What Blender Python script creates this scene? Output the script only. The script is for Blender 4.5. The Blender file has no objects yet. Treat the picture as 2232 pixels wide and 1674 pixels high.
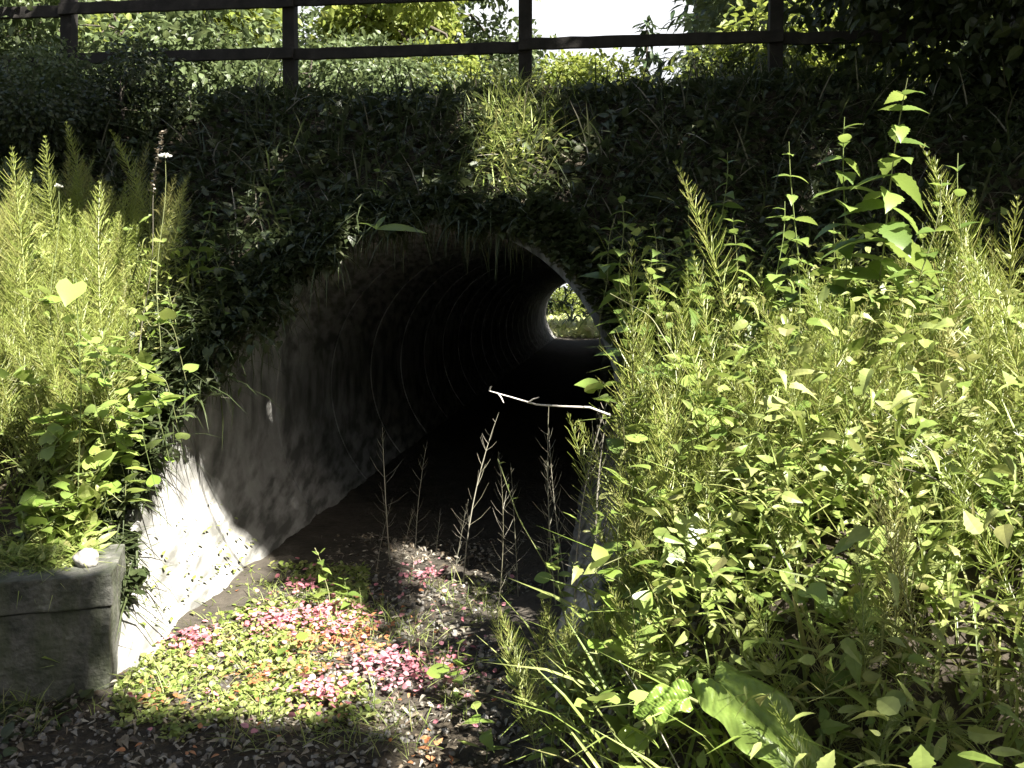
import bpy, math, random
import numpy as np
from mathutils import Vector, Matrix
rng = np.random.default_rng(7)
random.seed(7)
S = bpy.context.scene
C = S.collection
R_ = math.radians

# ------------------------------------------------------------------ camera, sky, sun, exposure
EYE = 1.9
cam = bpy.data.objects.new("camera", bpy.data.cameras.new("camera")); C.objects.link(cam)
cam.location = (0, 0, EYE); cam.rotation_euler = (R_(90), 0, 0)
cam.data.sensor_width = 36; cam.data.lens = 36 * 1933 / 2232
cam.data.shift_y = -195 / 2232
cam.data.clip_start = 0.05; cam.data.clip_end = 2000
S.camera = cam
SUN_EL, SUN_AZ = 50, 50          # azimuth measured from behind the camera towards the right
sd = Vector((math.cos(R_(SUN_EL)) * math.sin(R_(SUN_AZ)), -math.cos(R_(SUN_EL)) * math.cos(R_(SUN_AZ)), math.sin(R_(SUN_EL))))
W = bpy.data.worlds.new("World"); S.world = W; W.use_nodes = True
nt = W.node_tree; bg = nt.nodes["Background"]
sky = nt.nodes.new("ShaderNodeTexSky"); sky.sky_type = 'NISHITA'; sky.sun_disc = False
sky.sun_elevation = R_(SUN_EL); sky.sun_rotation = math.atan2(sd.x, sd.y)
sky.air_density = 1.0; sky.dust_density = 3.0; sky.ozone_density = 1.0
# white summer cloud low in the sky, thinning upwards
tcw = nt.nodes.new("ShaderNodeTexCoord"); now = nt.nodes.new("ShaderNodeTexNoise"); now.inputs['Scale'].default_value = 2.2; now.inputs['Detail'].default_value = 7
nt.links.new(tcw.outputs['Generated'], now.inputs['Vector'])
sx = nt.nodes.new("ShaderNodeSeparateXYZ"); nt.links.new(tcw.outputs['Generated'], sx.inputs[0])
mrw = nt.nodes.new("ShaderNodeMapRange"); mrw.inputs[1].default_value = .62; mrw.inputs[2].default_value = .2; mrw.inputs[3].default_value = -.25; mrw.inputs[4].default_value = .45
nt.links.new(sx.outputs[2], mrw.inputs[0])
adw = nt.nodes.new("ShaderNodeMath"); adw.operation = 'ADD'; nt.links.new(now.outputs[0], adw.inputs[0]); nt.links.new(mrw.outputs[0], adw.inputs[1])
rw = nt.nodes.new("ShaderNodeMapRange"); rw.inputs[1].default_value = .5; rw.inputs[2].default_value = .68; nt.links.new(adw.outputs[0], rw.inputs[0])
mxw = nt.nodes.new("ShaderNodeMix"); mxw.data_type = 'RGBA'; nt.links.new(rw.outputs[0], mxw.inputs[0]); nt.links.new(sky.outputs[0], mxw.inputs[6]); mxw.inputs[7].default_value = (5.6, 5.7, 5.9, 1)
nt.links.new(mxw.outputs[2], bg.inputs[0]); bg.inputs[1].default_value = 0.05
sun = bpy.data.objects.new("sun", bpy.data.lights.new("sun", 'SUN')); C.objects.link(sun)
sun.data.energy = 5.0; sun.data.angle = R_(0.5); sun.data.color = (1, 0.95, 0.86)
sun.rotation_euler = sd.to_track_quat('Z', 'Y').to_euler()
S.view_settings.view_transform = 'Standard'; S.view_settings.look = 'None'
S.view_settings.gamma = 1; S.view_settings.exposure = 2.3
S.cycles.max_bounces = 8; S.cycles.transparent_max_bounces = 8

# ------------------------------------------------------------------ helpers
A = R_(6.5); SA, CA = math.sin(A), math.cos(A)
RAD = 1.17; ZC = 1.17; FLOOR = 0.33; CREST = 3.38; SLOPE = 0.874; TOE = 3.35

def uv(x, y):                    # world -> (across the pipe, along the pipe)
    return (x + 0.56) * CA - (y - 5) * SA, x * SA + y * CA
U0 = 0.56 * CA + 5 * SA
def xy(u, v):
    # inverse of uv
    a = u - 0.56 * CA - 5 * SA
    return a * CA + v * SA, -a * SA + v * CA
def sstep(t):
    t = np.clip(t, 0, 1); return t * t * (3 - 2 * t)
def wob(x, y, s=1.0):
    return (np.sin(x * 1.7 * s + 1.3) * np.cos(y * 2.1 * s + .4) + .5 * np.sin(x * 4.3 * s + y * 3.1 * s) + .3 * np.cos(x * 9.1 * s - y * 7.7 * s))
def ground_uv(u, v):
    u = np.asarray(u, float); v = np.asarray(v, float)
    near = FLOOR + SLOPE * (v - TOE)
    far = FLOOR + SLOPE * (31.2 - v)
    emb = np.clip(np.minimum(near, far), FLOOR, CREST)
    rb = FLOOR + sstep((u - .72) / 1.15) * 0.95 * sstep((v - 1.5) / 1.3) * (v < 15)
    lb = FLOOR + sstep((-u - 1.15) / 1.2) * 0.25 * sstep((v - 2.9) / .8) * (v < 15)
    h = np.maximum(np.maximum(emb, rb), lb)
    # hollows and lumps, calmer on the channel floor and close to the pipe
    amp = .035 + .05 * sstep((np.abs(u) - 1.5) / 1.5)
    h = h + wob(u, v) * amp * sstep((np.abs(u) - .9) / .6 + (v > 6.2) * 1.0) + wob(u, v, 3.1) * .012
    return h
def ground(x, y):
    return ground_uv(*uv(x, y))

class MB:
    def __init__(s): s.V = []; s.F = []; s.R = []; s.n = 0
    def add(s, V, F, r=None):
        V = np.asarray(V, float).reshape(-1, 3); F = np.asarray(F, int).reshape(-1, 4)
        s.V.append(V); s.F.append(np.where(F < 0, -1, F + s.n)); s.n += len(V)
        if r is None: r = random.random()
        s.R.append(np.broadcast_to(np.asarray(r, float), (len(F),)) if np.ndim(r) < 1 else np.asarray(r, float))
    def scatter(s, tpl, pos, M, rnd=None):
        tv, tf = tpl; pos = np.asarray(pos, float); N = len(pos)
        if N == 0: return
        V = np.einsum('nij,kj->nki', M, tv) + pos[:, None, :]
        F = tf[None] + (np.arange(N) * len(tv))[:, None, None]
        F = np.where(np.broadcast_to(tf[None] < 0, F.shape), -1, F)
        if rnd is None: rnd = rng.random(N)
        s.add(V.reshape(-1, 3), F.reshape(-1, 4), np.repeat(rnd, len(tf)))
    def arrays(s): return np.concatenate(s.V), np.concatenate(s.F), np.concatenate(s.R)
    def mesh(s, name, mat, smooth=False):
        V, F, Rn = s.arrays()
        used = np.unique(F[F >= 0]); mp = np.full(len(V) + 1, -1); mp[used] = np.arange(len(used)); V = V[used]; F = mp[F]
        me = bpy.data.meshes.new(name)
        cnt = (F >= 0).sum(1); li = F[F >= 0]
        me.vertices.add(len(V)); me.vertices.foreach_set("co", V.astype(np.float32).ravel())
        me.loops.add(len(li)); me.loops.foreach_set("vertex_index", li.astype(np.int32))
        me.polygons.add(len(F)); st = np.concatenate([[0], np.cumsum(cnt)[:-1]])
        me.polygons.foreach_set("loop_start", st.astype(np.int32)); me.polygons.foreach_set("loop_total", cnt.astype(np.int32))
        me.polygons.foreach_set("use_smooth", np.full(len(F), smooth))
        at = me.attributes.new("rnd", 'FLOAT', 'FACE'); at.data.foreach_set("value", Rn.astype(np.float32))
        me.update(calc_edges=True); me.materials.append(mat)
        return me

def link(name, me, parent=None):
    o = bpy.data.objects.new(name, me); C.objects.link(o)
    if parent is not None: o.parent = parent
    return o
def tag(o, label=None, cat=None, group=None, kind=None):
    if label: o['label'] = label
    if cat: o['category'] = cat
    if group: o['group'] = group
    if kind: o['kind'] = kind
    return o
def thing(name, label, cat, loc=(0, 0, 0), rot=(0, 0, 0), sc=1, group=None):
    o = bpy.data.objects.new(name, None); C.objects.link(o); o.empty_display_size = .1
    o.location = loc; o.rotation_euler = rot; o.scale = (sc, sc, sc) if np.ndim(sc) == 0 else sc
    return tag(o, label, cat, group)

def tube(mb, pts, rad, sides=3, r=None, closed_tip=True):
    pts = np.asarray(pts, float); n = len(pts)
    d = np.gradient(pts, axis=0); d /= np.linalg.norm(d, axis=1)[:, None] + 1e-9
    ref = np.array([0, 0, 1.]) if abs(d[0, 2]) < .8 else np.array([1., 0, 0])
    a = np.cross(d, ref); a /= np.linalg.norm(a, axis=1)[:, None] + 1e-9
    b = np.cross(d, a)
    th = np.arange(sides) / sides * 2 * math.pi
    rad = np.broadcast_to(np.asarray(rad, float), (n,))
    V = pts[:, None] + rad[:, None, None] * (np.cos(th)[None, :, None] * a[:, None] + np.sin(th)[None, :, None] * b[:, None])
    F = []
    for i in range(n - 1):
        for k in range(sides):
            k2 = (k + 1) % sides
            F.append((i * sides + k, i * sides + k2, (i + 1) * sides + k2, (i + 1) * sides + k))
    mb.add(V.reshape(-1, 3), F, r)

def box(mb, c, s, bev=.006, M=None, jit=0, r=None):
    bx_, by_, bz_ = [k / 2 for k in s]
    import bmesh
    bm = bmesh.new(); bmesh.ops.create_cube(bm, size=1)
    for v in bm.verts: v.co = Vector((v.co.x * s[0], v.co.y * s[1], v.co.z * s[2]))
    bmesh.ops.bevel(bm, geom=bm.edges[:], offset=bev, segments=2, affect='EDGES', profile=.6)
    if jit:
        bmesh.ops.subdivide_edges(bm, edges=[e for e in bm.edges if e.calc_length() > .1], cuts=14, use_grid_fill=True)
        for v in bm.verts:
            p = v.co; v.co += Vector((math.sin(p.z * 31 + p.y * 17), math.sin(p.x * 23 + p.z * 13), math.sin(p.x * 19 - p.y * 27))) * jit
    bm.faces.ensure_lookup_table(); bm.verts.ensure_lookup_table()
    bm.verts.index_update()
    bmesh.ops.triangulate(bm, faces=[f for f in bm.faces if len(f.verts) > 4])
    V = np.array([v.co[:] for v in bm.verts]); F = [[v.index for v in f.verts] + [-1] * (4 - len(f.verts)) for f in bm.faces]
    bm.free()
    if M is not None: V = V @ np.asarray(M).T
    mb.add(V + np.asarray(c), F, r)

# leaf outlines: (t along midrib, half width, edge shift)
OUT = {
 'lance': [(0, .015, 0), (.12, .09, 0), (.35, .15, 0), (.65, .11, 0), (1, .0, 0)],
 'grass': [(0, .012, 0), (.3, .016, 0), (.65, .012, 0), (1, 0, 0)],
 'ovate': [(0, .03, 0), (.1, .2, -.02), (.3, .3, 0), (.5, .27, 0), (.75, .14, 0), (1, 0, 0)],
 'heart': [(0, .24, -.2), (.06, .4, -.12), (.28, .45, 0), (.52, .34, 0), (.78, .15, 0), (1, 0, 0)],
 'round': [(0, .1, 0), (.2, .36, 0), (.5, .46, 0), (.8, .33, 0), (1, .04, 0)],
}
def leaf_tpl(kind, fold=.25, droop=.3, serr=0, sub=1):
    P = OUT[kind]
    if sub > 1 or serr:
        T = np.array([p[0] for p in P]); n = max(2, sub) * (len(P) - 1)
        tt = np.linspace(0, 1, n + 1)
        P = [(t, np.interp(t, T, [p[1] for p in P]) * (1 + (serr if i % 2 else -serr * .6)), np.interp(t, T, [p[2] for p in P])) for i, t in enumerate(tt)]
    V = []; F = []
    for t, w, e in P:
        z = -droop * t * t
        ww = w * (1 + .0)
        V += [(-ww, t + e, z + fold * w - .35 * w * w), (0, t, z), (ww, t + e, z + fold * w - .35 * w * w)]
    for i in range(len(P) - 1):
        a = i * 3
        F += [(a, a + 1, a + 4, a + 3), (a + 1, a + 2, a + 5, a + 4)]
    return np.array(V), np.array(F)
def frames(d, roll=None, up=(0, 0, 1)):
    """rotation matrices whose Y is d and whose Z leans to up"""
    d = np.asarray(d, float); d = d / (np.linalg.norm(d, axis=1)[:, None] + 1e-9)
    up = np.broadcast_to(np.asarray(up, float), d.shape)
    x = np.cross(d, up); l = np.linalg.norm(x, axis=1)[:, None]
    x = np.where(l < 1e-3, np.array([1., 0, 0]), x / (l + 1e-9)); z = np.cross(x, d)
    if roll is not None:
        c, s_ = np.cos(roll)[:, None], np.sin(roll)[:, None]
        x, z = c * x + s_ * z, -s_ * x + c * z
    return np.stack([x, d, z], axis=2)
def rdirs(n, lo=-20, hi=40):
    az = rng.random(n) * 2 * math.pi; el = np.radians(lo + rng.random(n) * (hi - lo))
    return np.stack([np.cos(az) * np.cos(el), np.sin(az) * np.cos(el), np.sin(el)], 1)

# ------------------------------------------------------------------ materials
def nodes(name):
    m = bpy.data.materials.new(name); m.use_nodes = True
    t = m.node_tree; t.nodes.clear(); out = t.nodes.new("ShaderNodeOutputMaterial")
    return m, t, out
def N(t, ty, **kw):
    n = t.nodes.new(ty)
    for k, v in kw.items(): setattr(n, k, v)
    return n
def ramp(t, fac, stops):
    r = N(t, "ShaderNodeValToRGB"); cr = r.color_ramp
    while len(cr.elements) > 1: cr.elements.remove(cr.elements[-1])
    cr.elements[0].position = stops[0][0]; cr.elements[0].color = (*stops[0][1], 1)
    for p, c in stops[1:]:
        e = cr.elements.new(p); e.color = (*c, 1)
    t.links.new(fac, r.inputs[0]); return r.outputs[0]
def leafmat(name, cols, trans=.35, rough=.45, spec=.4):
    m, t, out = nodes(name)
    a = N(t, "ShaderNodeAttribute", attribute_name="rnd"); oi = N(t, "ShaderNodeObjectInfo")
    ad = N(t, "ShaderNodeMath", operation='ADD'); t.links.new(a.outputs['Fac'], ad.inputs[0]); t.links.new(oi.outputs['Random'], ad.inputs[1])
    fr = N(t, "ShaderNodeMath", operation='FRACT'); t.links.new(ad.outputs[0], fr.inputs[0])
    n = len(cols); c = ramp(t, fr.outputs[0], [(i / max(1, n - 1), k) for i, k in enumerate(cols)])
    tc = N(t, "ShaderNodeTexCoord"); no = N(t, "ShaderNodeTexNoise"); no.inputs['Scale'].default_value = 60; no.inputs['Detail'].default_value = 2
    t.links.new(tc.outputs['Object'], no.inputs['Vector'])
    hs = N(t, "ShaderNodeHueSaturation"); t.links.new(c, hs.inputs['Color'])
    mr = N(t, "ShaderNodeMapRange"); mr.inputs[3].default_value = .72; mr.inputs[4].default_value = 1.28; t.links.new(no.outputs[0], mr.inputs[0]); t.links.new(mr.outputs[0], hs.inputs['Value'])
    p = N(t, "ShaderNodeBsdfPrincipled"); p.inputs['Roughness'].default_value = rough; p.inputs['Specular IOR Level'].default_value = spec
    t.links.new(hs.outputs[0], p.inputs['Base Color'])
    tr = N(t, "ShaderNodeBsdfTranslucent"); h2 = N(t, "ShaderNodeHueSaturation"); h2.inputs['Value'].default_value = 1.3; h2.inputs['Hue'].default_value = .485
    t.links.new(hs.outputs[0], h2.inputs['Color']); t.links.new(h2.outputs[0], tr.inputs[0])
    mx = N(t, "ShaderNodeMixShader"); mx.inputs[0].default_value = trans
    t.links.new(p.outputs[0], mx.inputs[1]); t.links.new(tr.outputs[0], mx.inputs[2]); t.links.new(mx.outputs[0], out.inputs[0])
    return m
def solid(name, stops, scale=6, detail=8, rough=.85, bump=.3, stretch=(1, 1, 1), streak=None, bscale=40, dist=.02):
    m, t, out = nodes(name)
    tc = N(t, "ShaderNodeTexCoord"); mp = N(t, "ShaderNodeMapping"); mp.inputs['Scale'].default_value = stretch
    t.links.new(tc.outputs['Object'], mp.inputs[0])
    no = N(t, "ShaderNodeTexNoise"); no.inputs['Scale'].default_value = scale; no.inputs['Detail'].default_value = detail; no.inputs['Roughness'].default_value = .65
    t.links.new(mp.outputs[0], no.inputs['Vector'])
    c = ramp(t, no.outputs[0], stops)
    if streak:
        mp2 = N(t, "ShaderNodeMapping"); mp2.inputs['Scale'].default_value = streak[0]; t.links.new(tc.outputs['Object'], mp2.inputs[0])
        n2 = N(t, "ShaderNodeTexNoise"); n2.inputs['Scale'].default_value = 3; n2.inputs['Detail'].default_value = 6; t.links.new(mp2.outputs[0], n2.inputs['Vector'])
        f = ramp(t, n2.outputs[0], [(.42, (0, 0, 0)), (.62, (1, 1, 1))])
        mx = N(t, "ShaderNodeMix", data_type='RGBA'); ml = N(t, "ShaderNodeMath", operation='MULTIPLY'); ml.inputs[1].default_value = streak[2]
        t.links.new(f, ml.inputs[0]); t.links.new(ml.outputs[0], mx.inputs[0]); t.links.new(c, mx.inputs[6]); mx.inputs[7].default_value = (*streak[1], 1); c = mx.outputs[2]
    p = N(t, "ShaderNodeBsdfPrincipled"); p.inputs['Roughness'].default_value = rough; p.inputs['Specular IOR Level'].default_value = .3
    t.links.new(c, p.inputs['Base Color'])
    n3 = N(t, "ShaderNodeTexNoise"); n3.inputs['Scale'].default_value = bscale; n3.inputs['Detail'].default_value = 6; t.links.new(mp.outputs[0], n3.inputs['Vector'])
    b = N(t, "ShaderNodeBump"); b.inputs['Strength'].default_value = bump; b.inputs['Distance'].default_value = dist
    t.links.new(n3.outputs[0], b.inputs['Height']); t.links.new(b.outputs[0], p.inputs['Normal'])
    t.links.new(p.outputs[0], out.inputs[0]); return m

M_soil = solid('soil', [(.3, (.02, .016, .011)), (.55, (.045, .036, .024)), (.75, (.09, .075, .05))], 9, bump=.8, bscale=25, dist=.04)
M_conc = solid('concrete', [(.3, (.24, .235, .22)), (.5, (.32, .315, .295)), (.7, (.4, .395, .375))], 5, bump=.25, streak=((9, 1.2, .6), (.06, .06, .052), .8), bscale=60, dist=.008)
M_block = solid('old_concrete', [(.3, (.035, .038, .03)), (.45, (.07, .072, .06)), (.6, (.12, .118, .105)), (.74, (.24, .235, .215))], 11, bump=1, streak=((5, 5, 1), (.07, .085, .04), .5), bscale=45, dist=.012)
M_wood = solid('weathered_wood', [(.3, (.012, .011, .01)), (.6, (.03, .027, .024)), (.8, (.055, .05, .045))], 8, bump=.5, stretch=(1, 1, 1), bscale=50, dist=.006)
M_bark = solid('bark', [(.3, (.04, .033, .026)), (.6, (.1, .085, .068)), (.8, (.16, .14, .115))], 10, bump=.9, stretch=(1, 1, .3), bscale=20, dist=.03)
M_floor = solid('tunnel_silt', [(.3, (.03, .026, .02)), (.6, (.065, .056, .044)), (.8, (.11, .1, .08))], 7, bump=.7, bscale=30, dist=.02)
M_stone = solid('pale_stone', [(.3, (.16, .155, .14)), (.7, (.34, .33, .3))], 12, bump=.5, bscale=40, dist=.01)
M_gravel = leafmat('gravel', [(.1, .095, .085), (.17, .16, .145), (.25, .24, .22), (.07, .065, .06)], trans=0, rough=.8, spec=.2)
M_horse = leafmat('horsetail_green', [(.19, .245, .045), (.28, .335, .075), (.38, .43, .12), (.3, .29, .1), (.23, .3, .06)], .35, .4, .5)
M_hstem = leafmat('horsetail_stem', [(.2, .24, .09), (.28, .32, .13), (.24, .27, .12)], .1)
M_nett = leafmat('broad_green', [(.1, .16, .035), (.15, .22, .05), (.21, .29, .07), (.12, .19, .045)], .4, .38, .5)
M_pale = leafmat('pale_green', [(.2, .28, .06), (.28, .36, .1), (.17, .27, .045), (.26, .32, .08)], .35, .38, .5)
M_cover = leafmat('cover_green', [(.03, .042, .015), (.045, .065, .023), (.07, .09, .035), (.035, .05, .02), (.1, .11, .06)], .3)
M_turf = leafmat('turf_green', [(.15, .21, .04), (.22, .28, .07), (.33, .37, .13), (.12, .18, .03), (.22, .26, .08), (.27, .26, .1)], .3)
M_mead = leafmat('meadow_green', [(.3, .36, .12), (.4, .44, .18), (.48, .47, .25)], .35)
M_dry = leafmat('dry_straw', [(.16, .15, .1), (.25, .24, .17), (.33, .31, .25), (.12, .11, .08)], .2)
M_lit = leafmat('dead_leaf', [(.08, .06, .04), (.15, .12, .08), (.24, .21, .16), (.3, .28, .23), (.1, .08, .06)], .1)
M_pink = leafmat('pink_petal', [(.5, .2, .24), (.62, .3, .34), (.45, .14, .17)], .3)
M_orng = leafmat('rust_leaf', [(.42, .18, .07), (.5, .25, .12), (.33, .12, .05)], .3)
M_white = leafmat('white_petal', [(.75, .75, .7), (.65, .66, .6)], .3)
M_twig = solid('bleached_twig', [(.3, (.5, .47, .42)), (.7, (.68, .65, .6))], 20, bump=.3)
M_tree = leafmat('tree_leaf', [(.06, .085, .035), (.09, .125, .045), (.13, .17, .07), (.075, .1, .04)], .35)
M_treey = leafmat('sunny_leaf', [(.13, .18, .03), (.2, .25, .05), (.26, .3, .08)], .45)
M_conif = leafmat('needle', [(.03, .05, .022), (.045, .075, .03), (.07, .1, .045)], .15)
M_stalk = leafmat('stalk', [(.15, .2, .07), (.24, .24, .12), (.2, .26, .08)], .1)

# ------------------------------------------------------------------ terrain
def axis(segs):
    a = []
    for s, e, st in segs: a += list(np.arange(s, e - 1e-6, st))
    return np.array(a + [segs[-1][1]])
us = axis([(-160, -40, 20), (-40, -12, 2), (-12, -4, .25), (-4, 4.5, .05), (4.5, 12, .25), (12, 40, 2), (40, 160, 20)])
vs = axis([(-60, -4, 4), (-4, 1, .25), (1, 8, .05), (8, 26.6, .4), (26.6, 32, .1), (32, 50, .75), (50, 300, 12)])
Ug, Vg = np.meshgrid(us, vs, indexing='ij'); Hg = ground_uv(Ug, Vg)
Xg, Yg = xy(Ug, Vg)
n1, n2 = len(us), len(vs); idx = np.arange(n1 * n2).reshape(n1, n2)
F = np.stack([idx[:-1, :-1], idx[1:, :-1], idx[1:, 1:], idx[:-1, 1:]], -1).reshape(-1, 4)
fu, fv, fh = [k.ravel()[F].mean(1) for k in (Ug, Vg, Hg)]
inside = (fu ** 2 + (fh - ZC) ** 2 < (RAD + .05) ** 2) & (fv > TOE - .12) & (fv < 31.3)
F = F[~inside]
mb = MB(); mb.add(np.stack([Xg, Yg, Hg], -1).reshape(-1, 3), F, 0.)
tag(link('ground', mb.mesh('ground', M_soil, True)), kind='structure')
# silted floor through the pipe
mb = MB(); fus = np.linspace(-.9, .9, 19); fvs = axis([(3.1, 8, .08), (8, 31.6, .4)])
a, b = np.meshgrid(fus, fvs, indexing='ij'); X_, Y_ = xy(a, b)
Z_ = FLOOR + .005 + wob(a, b, 3.1) * .012 + .06 * (np.abs(a) / .9) ** 3 * sstep((b - 3.5) / .4) - .03 * sstep((3.24 - b) / .12)
idx = np.arange(a.size).reshape(a.shape)
mb.add(np.stack([X_, Y_, Z_], -1).reshape(-1, 3), np.stack([idx[:-1, :-1], idx[1:, :-1], idx[1:, 1:], idx[:-1, 1:]], -1).reshape(-1, 4), 0.)
tag(link('tunnel_floor', mb.mesh('tunnel_floor', M_floor, True)), kind='structure')

# ------------------------------------------------------------------ the culvert
cul = thing('culvert_pipe', 'large round pale concrete culvert with slanting mouth cut into the overgrown bank', 'culvert')
TH = .13; K = 180
th = np.arange(K) / K * 2 * math.pi
def pv(theta, r):                 # mitre: where the pipe starts for this angle
    z = ZC + r * np.sin(theta)
    return np.maximum(3.5 + (z - FLOOR) * 1.0, 3.1)
def pend(theta, r):
    z = ZC + r * np.sin(theta); return 31.3 + .3 - (z - FLOOR) / SLOPE
joints = list(np.arange(2.25, 32.5, 1.2))
for a_, b_ in zip(joints[:-1], joints[1:]):
    dr = random.uniform(-.0015, .0015)
    ns = 5; mb = MB(); ts = np.linspace(0, 1, ns)
    rings = []
    gap = .028
    for kind, r in (('in', RAD + dr), ('out', RAD + TH)):
        s0 = pv(th, r); e0 = pend(th, r)
        lo = np.clip(np.maximum(s0, a_ + gap), a_ + gap, b_); hi = np.minimum(e0, b_)
        hi = np.maximum(hi, lo)
        for i, t in enumerate(ts):
            v = lo + (hi - lo) * t
            rr = np.full(K, r)
            if kind == 'in': rr = rr + (.006 if (i == 0 or i == ns - 1) else 0) * ((lo <= a_ + gap + 1e-6) | (i > 0))
            u = rr * np.cos(th); z = ZC + rr * np.sin(th)
            x, y = xy(u, v); rings.append(np.stack([x, y, z], 1))
        if kind == 'in': ok_in = (hi - lo) > 1e-4
    # inner ring profile: push ring 1 and -2 close to the ends
    V = np.concatenate(rings); F = []
    for k in range(K):
        k2 = (k + 1) % K
        if not (ok_in[k] or ok_in[k2]): continue
        for i in range(ns - 1):
            F.append((i * K + k, (i + 1) * K + k, (i + 1) * K + k2, i * K + k2))
            j = i + ns
            F.append((j * K + k, j * K + k2, (j + 1) * K + k2, (j + 1) * K + k))
        F.append((k, k2, ns * K + k2, ns * K + k))
        F.append(((ns - 1) * K + k, (2 * ns - 1) * K + k, (2 * ns - 1) * K + k2, (ns - 1) * K + k2))
    if F:
        mb.add(V, F, 0.); me = mb.mesh('ring_segment', M_conc, False)
        link('ring_segment', me, cul)

# ------------------------------------------------------------------ concrete block at the left
bl = thing('concrete_block', 'low weathered concrete block with slab on top at the foot of the left bank', 'concrete block', (-2.06, 3.6, FLOOR - .02), (0, 0, R_(17)))
mb = MB(); box(mb, (0, 0, .165), (.84, .42, .37), .006, jit=.0025); link('block_body', mb.mesh('block_body', M_block), bl)
mb = MB(); box(mb, (.004, -.004, .42), (.85, .44, .13), .006, jit=.0025); link('top_slab', mb.mesh('top_slab', M_block), bl)
def rock(name, label, loc, s, mat, seed):
    import bmesh
    bm = bmesh.new(); bmesh.ops.create_icosphere(bm, subdivisions=4, radius=1)
    r = random.Random(seed); ph = [r.uniform(0, 6) for _ in range(6)]
    for v in bm.verts:
        p = v.co.copy(); k = 1 + .12 * math.sin(p.x * 3 + ph[0]) + .1 * math.sin(p.y * 4 + ph[1]) + .08 * math.sin(p.z * 5 + ph[2] + p.x * 3) + .04 * math.sin(p.x * 11 + p.y * 9 + ph[3])
        v.co = Vector((p.x * s[0], p.y * s[1], p.z * s[2])) * k
    me = bpy.data.meshes.new(name); bm.to_mesh(me); bm.free(); me.materials.append(mat)
    for p in me.polygons: p.use_smooth = True
    o = link(name, me); o.location = loc; return tag(o, label, 'stone')
rock('stone', 'rounded pale stone sitting on the corner of the low concrete block', (-1.735, 3.62, .822), (.055, .045, .038), M_stone, 3)
rock('stone', 'small pale stone half buried in the weeds under the large heart leaf', (.66, 2.9, float(ground(.66, 2.9)) + .02), (.05, .06, .04), M_stone, 5)

# ------------------------------------------------------------------ fence on the crest
fen = thing('wooden_fence', 'dark weathered timber post and rail fence along the top of the bank', 'fence')
VF = 7.25; SP = 2.0
fx = [u0 for u0 in np.arange(-4, 5) * SP]
u_at = lambda x: (x + .56) * CA - ((VF - x * SA) / CA - 5) * SA
ub = float(u_at(.11))
for i, du in enumerate(fx):
    u = ub + du; x, y = xy(u, VF); mb = MB()
    c, s_ = CA, -SA; Mz = np.array([[c, -s_, 0], [s_, c, 0], [0, 0, 1]])
    lean = random.uniform(-.012, .012)
    box(mb, (0, 0, 0), (.105, .105, 2.1), .008, M=Mz)
    o = link('post', mb.mesh('post', M_wood), fen); o.location = (x, y, 3.0 + 1.0); o.rotation_euler = (lean, lean, 0)
    if i < len(fx) - 1:
        xm, ym = xy(u + SP / 2, VF - .07)
        for zz, hh in ((3.93, .095), (4.37, .10)):
            mb = MB(); box(mb, (0, 0, 0), (SP + .1, .035, hh), .006, M=Mz, jit=.003)
            o = link('rail', mb.mesh('rail', M_wood), fen); o.location = (xm, ym + (i % 2) * .036, zz + random.uniform(-.012, .012)); o.rotation_euler = (0, random.uniform(-.006, .006), 0)

# ------------------------------------------------------------------ plant templates
def horsetail_mesh(seed, h, dry=False, dense=8):
    r = np.random.default_rng(seed)
    st, br = MB(), MB(); brown = r.random() < .4
    n = 10; t = np.linspace(0, 1, n); lean = r.uniform(-.14, .14, 2); bend = r.uniform(-.28, .28, 2)
    path = lambda q: np.stack([h * (lean[0] * q + bend[0] * q ** 2), h * (lean[1] * q + bend[1] * q ** 2), h * q * (1 - .02 * q)], -1)
    tube(st, path(t), np.interp(t, [0, .6, 1], [.0026, .0019, .0006]), 4, .5)
    nodes_ = np.arange(.16 + r.uniform(0, .1), .99, .026 / h)
    for q in nodes_:
        p = path(np.array(q)); L = np.interp(q, [0, .25, .55, .8, 1], [.05, .11, .105, .07, .012]) * (h / .7) ** .5 * r.uniform(.8, 1.15)
        k = dense if not dry else 3; ph = r.uniform(0, 6.28)
        for j in range(k):
            if r.random() < (.12 if not dry else .5): continue
            az = ph + j / k * 6.283 + r.uniform(-.2, .2); e0 = np.radians(r.uniform(18, 48) + 18 * q); l = L * r.uniform(.75, 1.1)
            d0 = np.array([math.cos(az) * math.cos(e0), math.sin(az) * math.cos(e0), math.sin(e0)])
            d1 = d0 + np.array([0, 0, .35]); d1 /= np.linalg.norm(d1)
            tube(br, [p, p + d0 * l * .5, p + (d0 + d1) * l * .5], [.00125, .0011, .0006] if not dry else [.0008, .0007, .0004], 3, r.random())
    return st.mesh('stem', M_hstem if not dry else M_dry), br.mesh('branches', M_horse if not dry else M_dry), (st, br), path(np.array([.5, .8, 1.]))

HT = [horsetail_mesh(100 + i, h) for i, h in enumerate([.55, .65, .75, .8, .9, .7, .62, .85, .95, .72])]
HD = [horsetail_mesh(200 + i, h, True) for i, h in enumerate([.5, .65, .8, .6])]

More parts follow.
